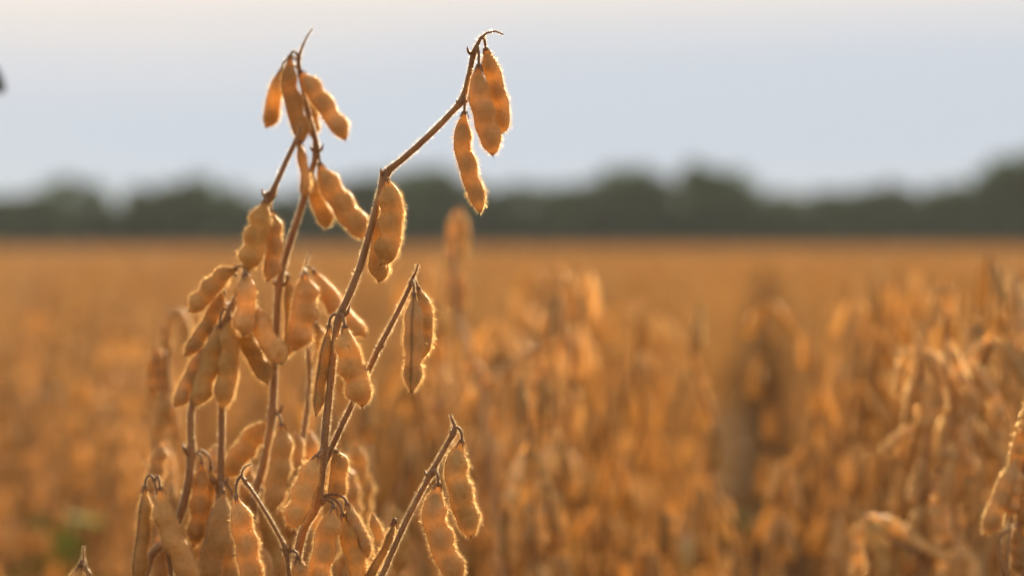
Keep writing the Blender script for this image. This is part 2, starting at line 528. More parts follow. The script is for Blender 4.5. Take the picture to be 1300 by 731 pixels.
# ---- A: the tall sharp plant leaning right
A = Plant('tall sharply focused plant whose bare stem leans right to a hooked tip', D0, 335)
A.stem('stem', [(372, 745, 13), (402, 640, 12), (409, 590, 11.5), (418, 500, 11), (427, 420, 10.5), (433, 398, 10.5), (455, 345, 10), (471, 290, 10), (480, 255, 9.6),
                (486, 230, 9.6), (489, 221, 9.8), (496, 214, 9.4), (508, 205, 9), (532, 184, 8.8), (558, 159, 8.6), (578, 138, 8.4), (586, 129, 8.6), (590, 117, 7.8), (595, 98, 7.6), (601, 70, 7), (607, 55, 5.5), (612, 46, 4), (621, 41, 3.2), (630, 40, 2.6), (639, 44, 2)],
       nodes=[(488, 222), (431, 404), (587, 128), (601, 70), (405, 635)], to_ground=True)
A.stem('branch', [(404, 612, 8), (415, 582, 8), (428, 553, 8), (447, 513, 8), (468, 470, 8), (482, 440, 7.5), (503, 400, 7), (520, 365, 6.5), (524, 353, 5), (528, 345, 3), (531, 335, 1.8)],
       dD=0.008, dD1=0.0, nodes=[(480, 441), (521, 360)])
A.stem('branch', [(398, 900, 9), (440, 810, 9), (482, 735, 8.5), (500, 695, 8), (520, 652, 8), (545, 605, 7.5), (564, 570, 7), (576, 549, 6.5), (577, 540, 5), (574, 533, 4), (572, 526, 2.5)],
       dD=-0.012, nodes=[(547, 601), (576, 549)])
A.stem('branch', [(372, 800, 7), (368, 738, 6.5), (362, 697, 6), (350, 672, 5.5), (333, 643, 5.2), (318, 620, 5), (310, 610, 4.5), (307, 601, 3.4), (311, 593, 2.8), (319, 588, 2)],
       dD=-0.02, nodes=[(310, 611), (363, 699)])
A.pod([(608, 82), (607, 110), (615, 150), (629, 197)], 32, (605, 62), 0.15, 3, -0.004, 0.0, 1.05, arch=3, deep=.12)
A.pod([(616, 61), (625, 95), (634, 130), (639, 171)], 27, (612, 49), -0.3, 3, 0.005, 0.004, 0.97, arch=3)
A.pod([(590, 141), (587, 180), (597, 222), (612, 270)], 27, (589, 128), 0.2, 3, -0.003, -0.002, 0.98, arch=6)
A.pod([(490, 226), (497, 262), (495, 300), (486, 338)], 36, (488, 220), 0.1, 3, -0.004, 0.0, 1.0, arch=4)
A.pod([(487, 262), (483, 300), (482, 330), (484, 358)], 32, None, 0.3, 2, 0.009, 0.0, 0.9)
A.pod([(418, 412), (413, 450), (407, 490), (402, 528)], 24, (431, 405), 1.0, 3, 0.0, 0.002, 0.92, arch=8)
A.pod([(437, 413), (442, 447), (453, 485), (463, 516)], 38, (431, 405), -0.1, 3, -0.007, -0.002, 1.12, arch=9, deep=.30)
A.pod([(526, 371), (525, 410), (525, 455), (523, 499)], 28, (521, 360), 1.35, 3, -0.004, 0.0, 0.93, arch=4, thick=0.5)
A.pod([(529, 364), (540, 388), (541, 420), (537, 455)], 22, (522, 357), 0.6, 3, 0.006, 0.0, 0.98, arch=3)
A.pod([(404, 577), (392, 605), (381, 640), (367, 671)], 34, (410, 574), -0.15, 3, -0.008, -0.004, 1.1, arch=3)
A.pod([(426, 571), (431, 592), (429, 612), (424, 634)], 29, (413, 578), 0.4, 2, 0.010, 0.0, 0.82, arch=7)
A.pod([(424, 642), (415, 680), (408, 715), (400, 760)], 33, (404, 636), 0.0, 3, -0.010, -0.003, 1.08, arch=4)
A.pod([(440, 638), (449, 662), (461, 685), (468, 707)], 23, (407, 634), 0.8, 3, 0.004, 0.0, 0.88, arch=8)
A.pod([(434, 652), (444, 685), (455, 720), (462, 760)], 29, (406, 638), 0.3, 3, 0.002, 0.0, 0.95, arch=8)
A.pod([(472, 650), (477, 668), (482, 685), (480, 705)], 17, None, 0.4, 2, 0.05, 0.0, 0.9)
A.pod([(502, 660), (492, 690), (478, 715), (464, 745)], 17, (497, 702), 1.1, 2, 0.0, 0.0, 0.68, arch=2)
A.pod([(587, 558), (579, 592), (588, 638), (601, 682)], 35, (576, 548), 0.1, 3, -0.014, 0.0, 1.02, arch=7, dA=-0.012)
A.pod([(557, 613), (551, 650), (562, 692), (585, 745)], 38, (547, 603), -0.1, 3, -0.016, 0.0, 1.06, arch=8, dA=-0.012)
A.pod([(299, 628), (307, 662), (315, 700), (322, 752)], 34, (310, 611), 0.1, 3, -0.022, -0.003, 1.04, arch=8, dA=-0.02)
A.pod([(378, 705), (380, 740), (376, 775)], 24, (366, 702), 0.3, 2, -0.02, 0.0, 0.9, arch=4, dA=-0.02)

# ---- B: the slightly soft upright plant on the left
B = Plant('soft upright plant left of the sharp stem with spread pods at its crown', 1.30, 350, hair=0.75)
B.stem('stem', [(318, 740, 12), (322, 640, 12), (334, 590, 11), (345, 530, 10.5), (350, 430, 10), (354, 365, 9.5), (366, 315, 9.5), (382, 265, 9), (393, 225, 9),
                (402, 190, 8.5), (393, 150, 7.5), (384, 110, 6.5), (378, 80, 5.5), (382, 66, 4), (386, 53, 3.4), (391, 45, 2.4), (397, 36, 1.8)],
       nodes=[(402, 190), (346, 528), (379, 80), (354, 365)], to_ground=True)
B.stem('branch', [(330, 720, 8), (352, 640, 8), (378, 585, 7.5), (392, 500, 7), (391, 440, 7), (386, 380, 6.5), (388, 340, 4), (393, 322, 2)], dD=0.03, nodes=[(387, 350)])
B.pod([(369, 70), (367, 105), (375, 140), (386, 182)], 27, (379, 80), 0.5, 3, -0.006, 0.0, (0.80, 0.68, 0.58), arch=6)
B.pod([(358, 88), (351, 115), (346, 138), (340, 163)], 24, (379, 80), 0.2, 2, 0.010, 0.004, 0.95, arch=10)
B.pod([(380, 90), (397, 112), (418, 142), (441, 177)], 28, (381, 75), -0.1, 3, -0.003, -0.004, 1.03, arch=3)
B.pod([(385, 108), (392, 130), (397, 150), (397, 174)], 22, None, 0.6, 3, 0.012, 0.0, 0.92)
B.pod([(405, 207), (413, 225), (435, 260), (466, 302)], 34, (402, 189), 0.05, 3, -0.004, 0.0, 1.0, arch=6)
B.pod([(397, 225), (401, 245), (409, 266), (417, 289)], 27, (401, 193), 0.5, 2, 0.008, 0.0, 0.93, arch=4)
B.pod([(398, 343), (418, 377), (442, 408), (466, 426)], 29, (387, 346), 0.2, 3, 0.028, 0.0, 0.95, arch=5, dA=0.03)
B.pod([(387, 346), (388, 378), (384, 410), (376, 446)], 38, (387, 345), 0.0, 3, -0.004, 0.0, 1.15, arch=5, dA=0.03, deep=.28)
B.pod([(365, 350), (369, 385), (370, 420), (365, 455)], 24, (356, 357), 0.8, 3, 0.012, 0.0, 0.8, arch=4)
B.pod([(345, 535), (325, 552), (306, 577), (288, 606)], 33, (346, 529), 0.2, 3, 0.012, 0.0, 0.95, arch=5)
B.pod([(357, 537), (358, 570), (352, 610), (344, 650)], 32, (347, 529), 0.2, 3, -0.006, 0.0, 0.96, arch=5)
B.pod([(374, 548), (378, 575), (374, 605)], 22, None, 0.5, 2, 0.02, 0.0, 0.85)
B.pod([(332, 620), (340, 655), (345, 690), (343, 735)], 28, (324, 628), 0.3, 3, 0.01, 0.0, 0.85, arch=5)
B.pod([(400, 410), (408, 432), (408, 470)], 24, (391, 430), 0.5, 2, 0.035, 0.0, 0.85, arch=4, dA=0.03)

# ---- C: the arching plant at lower left
E = Plant('soft plant arching up from lower left with a dense bunch of hanging pods', 1.285, 120, hair=0.75)
E.stem('stem', [(180, 750, 12), (212, 690, 12), (233, 640, 11.5), (243, 580, 11), (243, 520, 10.5), (262, 455, 10), (292, 395, 9), (313, 345, 8.5), (330, 285, 8), (344, 248, 8), (360, 212, 7.6), (377, 176, 6.5), (383, 160, 3)],
       nodes=[(343, 250), (313, 343), (292, 396), (242, 575)], to_ground=True)
E.stem('branch', [(236, 800, 9), (268, 700, 10), (279, 620, 10), (281, 560, 10), (283, 500, 9.5), (293, 430, 8), (300, 396, 5)], dD=0.004, nodes=[(280, 615), (294, 425)])
E.stem('branch', [(222, 760, 7), (213, 700, 6.5), (204, 655, 6), (199, 622, 5), (196, 610, 4)], dD=-0.03, hair=0.6)
E.pod([(379, 178), (383, 200), (388, 224), (385, 250)], 17, (376, 178), 0.9, 2, 0.006, 0.0, 0.95, arch=3)
E.pod([(336, 254), (331, 280), (323, 310), (314, 343)], 35, (343, 248), 0.0, 3, -0.005, 0.0, 1.06, arch=4)
E.pod([(344, 266), (348, 295), (347, 325), (341, 358)], 26, (343, 252), 0.5, 3, 0.006, 0.0, 0.92, arch=3)
E.pod([(301, 340), (283, 350), (262, 372), (241, 397)], 28, (312, 345), 0.3, 3, -0.002, 0.0, 0.86, arch=3)
E.pod([(284, 368), (272, 398), (256, 425), (236, 453)], 25, (300, 350), 0.5, 3, 0.006, 0.0, 0.78, arch=4)
E.pod([(312, 347), (313, 368), (311, 396), (312, 426)], 33, (313, 344), 0.0, 2, -0.010, -0.003, (1.18, 1.2, 1.25), arch=3, deep=.40)
E.pod([(322, 388), (331, 412), (344, 437), (361, 461)], 32, (313, 370), 0.1, 2, -0.006, 0.0, (1.14, 1.16, 1.2), arch=5, deep=.32)
E.pod([(292, 402), (291, 438), (289, 475), (282, 520)], 31, (292, 396), 0.2, 3, -0.006, 0.0, 0.93, arch=6, deep=.28)
E.pod([(279, 412), (272, 442), (262, 478), (250, 516)], 32, (291, 398), 0.0, 3, -0.003, 0.0, 0.97, arch=7, deep=.3)
E.pod([(264, 440), (252, 462), (240, 487), (224, 517)], 26, (280, 418), 0.3, 3, 0.004, 0.0, 0.85, arch=3)
E.pod([(304, 408), (314, 432), (326, 456), (342, 486)], 29, (293, 398), 0.5, 3, 0.008, 0.0, 0.75, arch=6)
E.pod([(184, 616), (184, 650), (180, 690), (174, 742)], 25, (195, 611), 0.8, 3, -0.03, 0.0, 0.88, arch=10, dA=-0.03)
E.pod([(203, 618), (207, 650), (224, 692), (250, 745)], 33, (197, 611), 0.1, 3, -0.034, 0.0, 1.02, arch=9, dA=-0.03)
E.pod([(257, 585), (254, 620), (252, 655), (246, 695)], 27, (244, 580), 0.3, 3, 0.006, 0.0, 0.85, arch=4)
E.pod([(268, 592), (270, 625), (266, 660), (260, 690)], 17, (245, 578), 0.9, 3, 0.012, 0.0, 0.9, arch=6)
E.pod([(283, 622), (280, 655), (272, 695), (258, 748)], 36, (280, 615), 0.2, 3, -0.012, 0.0, 0.78, arch=4)
E.pod([(296, 640), (297, 680), (292, 715), (290, 752)], 28, (281, 620), 0.3, 3, 0.004, 0.0, 0.85, arch=5)

for q, w_, dd, tn in (([(234, 648), (232, 690), (224, 745)], 28, .035, .8), ([(318, 596), (314, 630), (306, 668)], 27, .03, .82), ([(216, 640), (222, 690), (232, 745)], 26, .05, .85),
                      ([(268, 690), (276, 720), (278, 760)], 28, .045, .8)):
    E.pod(q, w_, None, RNG.uniform(-.4, .6), 3, dd, 0, tn)
for q, w_, dd, tn in (([(372, 606), (371, 645), (364, 686)], 27, .03, .82), ([(388, 655), (386, 695), (379, 745)], 29, .05, .8), ([(356, 648), (354, 690), (349, 745)], 29, .03, .75),
                      ([(330, 690), (338, 725), (340, 765)], 28, .0, .85), ([(446, 690), (440, 720), (438, 765)], 28, .06, .85), ([(470, 600), (462, 640), (458, 680)], 24, .16, .9)):
    B.pod(q, w_, None, RNG.uniform(-.4, .6), 3, dd, 0, tn)

for q, w_, dd, tn in (([(206, 560), (200, 590), (190, 628)], 24, .10, .85), ([(240, 600), (246, 640), (243, 690)], 27, .07, .85), ([(300, 575), (296, 610), (300, 650)], 27, .09, .9),
                      ([(336, 575), (340, 610), (336, 650)], 26, .08, .85), ([(392, 545), (396, 580), (392, 620)], 24, .10, .9), ([(410, 690), (418, 725), (420, 765)], 28, .05, .8),
                      ([(352, 640), (336, 668), (316, 700)], 27, .10, .95), ([(282, 560), (270, 590), (262, 625)], 25, .11, .9), ([(450, 560), (456, 595), (452, 640)], 25, .15, .9),
                      ([(436, 590), (446, 620), (450, 660)], 25, .10, .85), ([(500, 640), (508, 680), (506, 730)], 26, .14, .9), ([(200, 680), (204, 715), (200, 760)], 28, .04, .8),
                      ([(264, 640), (256, 675), (240, 715)], 28, .10, .9), ([(380, 620), (396, 650), (402, 690)], 26, .11, .9)):
    B.pod(q, w_, None, RNG.uniform(-.4, .8), int(RNG.choice([2, 3, 3])), dd, RNG.uniform(-.01, .01), tn, hair=0.5)

# small dry tip at the lower left edge, in front
T = Plant('short dry tip with one pod poking up alone at the bottom left corner', 1.24, 60, hair=0.7)
T.stem('stem', [(78, 800, 7), (95, 745, 6), (103, 722, 5), (107, 710, 4), (108, 700, 2.5), (106, 692, 1.5)], to_ground=True)
T.pod([(102, 716), (97, 735), (88, 770)], 22, (105, 712), 0.3, 2, -0.003, 0, 1.0, arch=2)
T.pod([(108, 716), (112, 740), (112, 772)], 18, (106, 712), 0.7, 2, 0.003, 0, 0.8, arch=2)

# ---- blurred individual plants behind
H = Plant('blurred pale plant whose topmost pods stand against the dark trees, right of centre', 1.9, 720, hair=0.5)
H.stem('stem', [(640, 760, 13), (625, 620, 13), (612, 500, 12), (597, 450, 11), (582, 400, 10), (577, 340, 9), (581, 290, 7), (584, 262, 4)], to_ground=True, hair=0.5)
H.stem('branch', [(616, 520, 9), (626, 480, 9), (660, 455, 9), (688, 432, 8), (704, 385, 7), (717, 345, 5)], hair=0.5)
for ch in H.root.children:
    ch.color = (1.9, 2.3, 2.8, 1)             # weathered pale stalks
for q in ([(578, 266), (573, 290), (573, 315), (571, 342)], [(585, 264), (589, 285), (589, 310), (587, 335)], [(576, 330), (570, 355), (572, 390)],
          [(585, 345), (588, 370), (584, 400)], [(600, 450), (612, 480), (618, 530), (622, 560)], [(620, 475), (632, 505), (630, 545)], [(603, 440), (590, 470), (588, 510)],
          [(690, 430), (684, 460), (680, 500)], [(700, 390), (690, 420), (688, 455)], [(705, 380), (715, 410), (716, 450)], [(716, 347), (708, 372), (707, 405)], [(720, 347), (727, 375), (728, 410)],
          [(655, 455), (650, 490), (655, 530)], [(630, 620), (645, 650), (650, 700)], [(624, 600), (610, 640), (606, 690)], [(616, 540), (600, 570), (596, 620)]):
    H.pod(q, 24 * 1.18 / 1.9 * 1.02, None, RNG.uniform(-.5, .5), 3, RNG.uniform(-.012, .012), 0, RNG.uniform(.9, 1.1), hair=0.35)

G = Plant('blurred plant left of the bunched pods with a thin pale drooping top', 1.62, 170, hair=0.5)
G.stem('stem', [(190, 760, 10), (196, 640, 10), (208, 560, 9), (214, 500, 8), (212, 450, 8), (222, 405, 6), (226, 385, 3)], to_ground=True, hair=0.5)
G.stem('branch', [(208, 555, 7), (206, 520, 7), (200, 470, 6), (197, 440, 4)], hair=0.5)
for q in ([(224, 388), (234, 410), (240, 440)], [(222, 390), (213, 415), (212, 445)], [(200, 442), (209, 470), (215, 505)], [(196, 442), (192, 470), (194, 505)],
          [(212, 500), (220, 530), (226, 565)], [(213, 500), (203, 535), (198, 580)], [(207, 560), (192, 590), (186, 630)], [(209, 560), (217, 600), (218, 640)], [(200, 640), (212, 670), (215, 720)], [(197, 640), (184, 670), (180, 720)]):
    G.pod(q, 19, None, RNG.uniform(-.5, .8), 3, RNG.uniform(-.012, .012), 0, RNG.uniform(.85, 1.08), hair=0.4)

R1 = Plant('nearly sharp plant cut off by the right edge with pods above a forked stalk', 1.33, 1330, hair=0.45)
R1.stem('stem', [(1300, 760, 9), (1296, 700, 8), (1293, 660, 7), (1300, 600, 7), (1312, 540, 6), (1318, 500, 5)], to_ground=True, hair=0.7)
R1.stem('branch', [(1283, 750, 7), (1272, 725, 6), (1269, 690, 6), (1274, 677, 5.5), (1283, 670, 5), (1292, 665, 5)], dD=-0.01, hair=0.6)
R1.stem('branch', [(1277, 760, 6), (1279, 715, 5.5), (1281, 690, 5), (1282, 672, 4), (1284, 655, 3)], dD=-0.012, hair=0.6)
for q, w, tn in (([(1306, 536), (1296, 560), (1291, 585), (1288, 605)], 24, 1.1), ([(1292, 582), (1283, 600), (1268, 640), (1251, 682)], 28, 0.95),
                 ([(1291, 590), (1289, 610), (1287, 632), (1282, 655)], 25, 1.05), ([(1304, 600), (1306, 635), (1302, 665)], 26, 0.8), ([(1290, 668), (1292, 695), (1294, 728)], 22, 0.72),
                 ([(1314, 505), (1308, 525), (1303, 550)], 25, 1.0), ([(1299, 650), (1303, 690), (1301, 730)], 22, 0.85)):
    R1.pod(q, w, None, RNG.uniform(-.3, .5), 3, RNG.uniform(-.01, .004), 0, tn)

R2 = Plant('softly blurred plant at the right with long pale pods and one pod lying nearly flat', 1.66, 1190, hair=0.5)
R2.stem('stem', [(1172, 780, 11), (1170, 640, 10), (1178, 560, 9), (1172, 500, 8), (1166, 460, 6), (1164, 436, 3)], to_ground=True, hair=0.5)
R2.stem('branch', [(1172, 640, 8), (1192, 600, 8), (1212, 560, 7), (1208, 500, 7), (1200, 450, 5), (1203, 430, 3)], dD=0.0, hair=0.5)
R2.stem('branch', [(1168, 700, 8), (1140, 690, 7), (1112, 668, 6), (1098, 652, 4)], dD=-0.02, hair=0.5)
for q, tn in (([(1205, 430), (1214, 462), (1228, 490), (1245, 522)], 1.12), ([(1228, 455), (1246, 478), (1262, 505), (1272, 540)], 1.1), ([(1215, 505), (1218, 540), (1226, 570), (1236, 605)], 1.12),
              ([(1160, 438), (1146, 465), (1138, 505)], 1.05), ([(1170, 440), (1188, 462), (1193, 495), (1192, 530)], 1.05), ([(1172, 480), (1180, 510), (1184, 550)], .9), ([(1160, 545), (1140, 558), (1120, 578)], .9),
              ([(1165, 470), (1158, 505), (1152, 545)], .85), ([(1102, 652), (1135, 668), (1170, 690), (1208, 712)], 1.1), ([(1098, 655), (1088, 690), (1092, 740)], 1.1), ([(1106, 656), (1118, 690), (1122, 735)], .85),
              ([(1188, 600), (1196, 640), (1206, 690)], 1.1), ([(1214, 560), (1205, 600), (1196, 640)], .95), ([(1172, 640), (1160, 670), (1155, 715)], .8), ([(1176, 575), (1166, 610), (1160, 640)], .8),
              ([(1210, 520), (1200, 550), (1196, 590)], .8), ([(1222, 690), (1232, 720), (1240, 770)], 1.1), ([(1206, 470), (1216, 500), (1220, 540)], .85), ([(1183, 630), (1188, 670), (1190, 712)], .95)):
    R2.pod(q, 20, None, RNG.uniform(-.2, .9), 3, RNG.uniform(-.025, .005), 0, (tn * 1.08, tn * 1.12, tn * 1.2), hair=0.5)

# a leaf still hanging on a plant just outside the left edge
LF = Plant('plant beyond the left edge whose dark shrivelled leaf just enters the frame', 1.9, -260, hair=0.4)
LF.stem('stem', [(-150, 760, 9), (-120, 500, 9), (-80, 250, 8), (-58, 120, 6), (-50, 60, 3)], to_ground=True, hair=0.4)
LF.stem('branch', [(-62, 130, 4), (-40, 100, 3), (-22, 88, 2.5)], hair=0.3)
lb = MB()
gx, gy = np.meshgrid(np.linspace(0, 1, 9), np.linspace(-1, 1, 7), indexing='ij')
lu = -20 + 27 * gx + 0 * gy
lv = 90 + 24 * gx ** 1.4 + 17 * gy * np.sin(np.clip(gx, 0.03, 0.98) * math.pi) ** 0.7
ld = 1.9 + 0.012 * np.cos(gy * 2.2) + 0.006 * np.sin(gx * 7)
vv = np.array([W(a, b, c) for a, b, c in zip(lu.ravel(), lv.ravel(), ld.ravel())])
qi = [(i * 7 + j, i * 7 + j + 1, (i + 1) * 7 + j + 1, (i + 1) * 7 + j) for i in range(8) for j in range(6)]
lb.add(vv, quads=qi); lb.add(vv + [0, 0.0008, 0], quads=[q[::-1] for q in qi])
M_OLIVE = leafy_mat('shrivelled_leaf', (0.07, 0.065, 0.03), (0.045, 0.045, 0.02), 0.1, 40)
link('leaf', lb.mesh('leaf', [M_OLIVE], LF.base), (0, 0, 0), LF.root)
for q in ([(-80, 255), (-95, 290), (-98, 340)], [(-78, 250), (-66, 290), (-66, 330)], [(-60, 130), (-74, 160), (-76, 200)]):
    LF.pod(q, 20, None, 0.2, 3, 0, 0, 0.95, hair=0.3)

# ------------------------------------------------------------------ the field: generic dry soybean plants
def pod_proto(rng, nr, nc, hair, hr, L):
    mb = MB()
    k = rng.uniform(-0.006, 0.006); k2 = rng.uniform(0.0, 0.008)
    bw = rng.uniform(-0.004, 0.003)
    path = [(0, 0, 0), (0.0015, 0, 0.001), (0.003, 0, -0.005), (0.003 + bw * .6, k, -L * 0.45), (0.003 + bw, k * 1.4, -L * 0.75), (0.003 + bw * 1.6, k * 1.5, -L)]
    pod_geo(mb, path, rng.uniform(0.0043, 0.0053), np.array([rng.normal(0, 0.3), 1.0, 0.0]), rng.uniform(-0.4, 0.4), int(rng.choice([2, 3, 3, 3])), rng,
            nr=nr, nc=nc, hair=hair, beans=nc > 8, hl=(0.001, 0.0026), hr=hr, neck=0.12, thick=0.42)
    return mb


prng = np.random.default_rng(11)
NEARPOD = [pod_proto(prng, 22, 12, 750, 0.00005, prng.uniform(0.040, 0.052)) for _ in range(10)]
NEARPOD_ME = [p.mesh('pod', [M_FPOD, M_HAIR, M_BEAN]) for p in NEARPOD]
FARPOD = [pod_proto(prng, 9, 6, 40, 0.00030, prng.uniform(0.042, 0.054)) for _ in range(8)]


def plant_plan(rng):
    """axes (path, radii) and pod seats of one plant, in its own frame"""
    H_ = rng.uniform(0.78, 0.93)
    axes, seats = [], []
    lean = rng.normal(0, 0.05, 2)
    nn = 19
    zz = np.linspace(0, H_, nn)
    P = np.stack([lean[0] * (zz / H_) ** 1.6 + 0.006 * (-1) ** np.arange(nn) + rng.normal(0, .003, nn),
                  lean[1] * (zz / H_) ** 1.6 + rng.normal(0, .004, nn), zz], 1)
    P[0] = (0, 0, -0.01)
    axes.append((P, np.linspace(0.0042, 0.0011, nn)))
    for b in range(int(rng.integers(2, 5))):
        i0 = int(rng.integers(2, 6)); az = rng.uniform(0, 6.28)
        ln = rng.uniform(0.38, 0.62); n2 = 9
        s = np.linspace(0, 1, n2)
        rad = ln * (0.30 * s - 0.11 * s ** 2)
        Q = P[i0] + np.stack([np.cos(az) * rad, np.sin(az) * rad, ln * (0.75 * s + 0.2 * s ** 2)], 1)
        Q[1:] += rng.normal(0, 0.004, (n2 - 1, 3))
        over = Q[-1, 2] - H_ * 0.98
        if over > 0:
            Q[:, 2] -= over * s ** 1.5
        axes.append((Q, np.linspace(0.0028, 0.0009, n2)))
    for ai, (Q, _) in enumerate(axes):
        for i in range(1, len(Q)):
            if Q[i, 2] < 0.30:
                continue
            k = int(rng.choice([2, 2, 3, 3, 4]))
            a0 = rng.uniform(0, 6.28)
            for j in range(k):
                az = a0 + j * 6.28 / k + rng.normal(0, 0.4)
                tilt = rng.uniform(-0.05, 0.30) if rng.random() < 0.8 else rng.uniform(0.3, 0.75)
                m = Matrix.Translation(Q[i]) @ Matrix.Rotation(az, 4, 'Z') @ Matrix.Rotation(-tilt, 4, 'Y') @ Matrix.Scale(rng.uniform(0.88, 1.12), 4)
                seats.append((m, int(rng.integers(0, 8)), rng.uniform(0.75, 1.25)))
    seats.sort(key=lambda q: -q[0].translation.z)
    return axes, seats[:98]


PLANS = [plant_plan(np.random.default_rng(100 + k)) for k in range(7)]


def plan_axis_mb(ax, nc, hair):
    mb = MB()
    P, r = ax
    m = len(P) * (4 if hair else 1)
    PP = spline(np.hstack([P, r[:, None]]), m)
    tube(mb, PP[:, :3], PP[:, 3], nc, hair=hair, hr=0.00008)
    return mb


# near kind: stem, branches and every pod a part of its own
NEAR = []
for axes, seats in PLANS[:5]:
    ax = [plan_axis_mb(a, 8, 500).mesh('branch' if i else 'stem', [M_STEM, M_SHAIR]) for i, a in enumerate(axes)]
    NEAR.append((ax, seats))


def near_plant(k, loc, rz, sc, label, group):
    ax, seats = NEAR[k]
    t = thing('soybean_plant', label, 'soybean plant', loc, group, rz, sc)
    for i, me in enumerate(ax):
        link('branch' if i else 'stem', me, (0, 0, 0), t)
    for m, pi, tn in seats:
        o = bpy.data.objects.new('pod', NEARPOD_ME[pi]); COL.objects.link(o)
        o.parent = t
        o.matrix_local = m
        o.color = (tn, tn * .96, tn * .9, 1)
    return t


# far kind: one mesh, its pods too small and blurred to tell apart
FAR = []
for axes, seats in PLANS:
    mb = MB()
    for a in axes:
        mb.merge(plan_axis_mb(a, 5, 0), None, 2)
    for m, pi, tn in seats:
        mb.merge(FARPOD[pi], np.array(m))
    FAR.append(mb.mesh('soybean_plant', [M_FPOD, M_HAIR, M_STEM]))


def project(p):
    y = p[1] * cp + (p[2] - CAM_Z) * sp
    z = -p[1] * sp + (p[2] - CAM_Z) * cp
    return PW / 2 + FPX * p[0] / y, PH / 2 - FPX * z / y, y


ROW0, NEARD = -0.33, 2.0
frng = np.random.default_rng(5)
plants, beyond = [], []
for row in range(-60, 61):
    l0 = ROW0 + 0.76 * row if row <= 0 else 0.175 + 0.76 * (row - 1)
    s = 1.25 + frng.uniform(0, .1)
    while s < 62:
        s += frng.uniform(0.045, 0.09) * (0.5 if row in (0, 1) and s < 5 else 1) * (1 if s < 20 else 1.5)
        l = l0 + (0.075 if row == 0 and s < 3.4 else -0.03 if row == 0 else -0.04 if row == 1 and s < 2.6 else 0.07 if row == 1 else 0) + (frng.normal(0, 0.075 if row in (0, 1) and s < 3.4 else 0.06) if frng.random() < 0.96 or s < 2.6 else frng.normal(0, 0.10))
        if row in (0, 1) and s > 2.4 and -0.22 + frng.normal(0, .03) < l < 0.07 + frng.normal(0, .045):
            continue
        p = np.array([*(PERP * l + ROWDIR * s), 0.0])
        half = 0.215 * p[1]
        if abs(p[0]) > half + 0.5 + 0.10 * p[1]:
            continue
        u, v, D = project(np.array([p[0], p[1], 0.7]))
        if D < 1.32:
            continue
        if row == 0 and (D < 1.7 or (D < 2.3 and u < 190)):
            continue
        if row == 1 and (D < 1.74 or (D < 1.95 and u < 1190)):
            continue
        # holes where the stand is thin
        if frng.random() < 0.06:
            continue
        vis = -90 < u < 1390
        (plants if vis and D < 8.5 else beyond).append((D, p, row, u, 0.0))
# plants whose height the photograph shows (u, distance, top v)
SHOWN = ((215, 1.46, 600), (270, 1.52, 590), (335, 1.44, 640), (375, 1.66, 600), (300, 1.62, 570),
         (1262, 1.72, 425), (1235, 1.82, 405), (1290, 1.86, 340), (1130, 2.02, 425), (1256, 2.0, 325), (1192, 2.06, 405), (1125, 2.2, 365), (1298, 2.12, 325),
         (1150, 2.3, 400), (1115, 2.5, 370), (1244, 2.3, 330), (1205, 2.5, 380), (1135, 2.7, 365), (1275, 2.5, 330), (1170, 1.9, 520), (1215, 1.75, 520),
         (480, 2.0, 450), (525, 1.92, 480), (560, 2.02, 425), (610, 2.1, 445), (650, 2.2, 405), (690, 2.3, 350), (707, 2.22, 340), (740, 2.5, 365), (640, 2.6, 365),
         (780, 2.8, 400), (820, 3.0, 395), (600, 2.4, 405), (800, 3.4, 405), (770, 2.9, 455), (760, 2.35, 470), (700, 2.05, 500), (620, 1.95, 560))
for u_, D_, v_ in SHOWN:
    p = W(u_, 400, D_); top_ = W(u_, v_, D_)[2]; p[2] = 0
    plants.append((D_, p, 0 if u_ < 950 else 1, u_, top_))
plants.sort(key=lambda a: a[0])
indiv, rest = plants[:285], plants[285:]
beyond += rest


def describe(D, row, u):
    side = 'left' if row <= 0 else 'right'
    if D < 2.6 and row == 0 and u >= 480:
        return 'softly blurred dry plant standing between the sharp stems and the bare gap', 'soft plants between the sharp stems and the gap'
    if D < 2.6:
        dist = ('softly blurred dry plant close behind the sharp stems', 'soft plants close behind the sharp ones') if row == 0 else \
               (('softly blurred dry plant close by in the right hand row', 'soft plants close by at the right') if row > 0 else
                ('softly blurred dry plant close by in the far left row', 'soft plants close by at the left'))
    elif D < 4.6:
        dist = ('blurred golden plant midway down the %s side of the bare gap' % side, 'blurred plants midway on the %s' % side)
    else:
        dist = ('heavily blurred golden plant far down the %s side of the gap' % side, 'heavily blurred plants far on the %s' % side)
    return dist


for i, (D, p, row, u, top_) in enumerate(indiv):
    lab, grp = describe(D, row, u)
    rz, sc = frng.uniform(0, 6.28), frng.uniform(0.92, 1.03) * (1.0 if D < 3.2 else 0.95 if D < 5 else 0.91)
    if top_:
        kk = i % 5
        sc = top_ / max(a[0][:, 2].max() for a in PLANS[i % 5][0])
        tip = PLANS[kk][0][0][0][-1] * sc              # stand it so that its top comes where it is seen
        p = p - np.array([tip[0] * math.cos(rz) - tip[1] * math.sin(rz), tip[0] * math.sin(rz) + tip[1] * math.cos(rz), 0])
    if D < NEARD:
        near_plant(i % 5, p, rz, sc, lab, grp)
    else:
        o = link('soybean_plant', FAR[i % 5], p)
        o.rotation_euler = (frng.normal(0, .05), frng.normal(0, .05), rz); o.scale = (sc,) * 3
        tn = frng.uniform(0.8, 1.2); o.color = (tn, tn * .96, tn * .9, 1)
        tag(o, lab, 'soybean plant', grp)
print('LEFT', [(round(a[0],2), round(a[3]), a[2]) for a in indiv if a[3] < 160 and a[0] < 3.2])
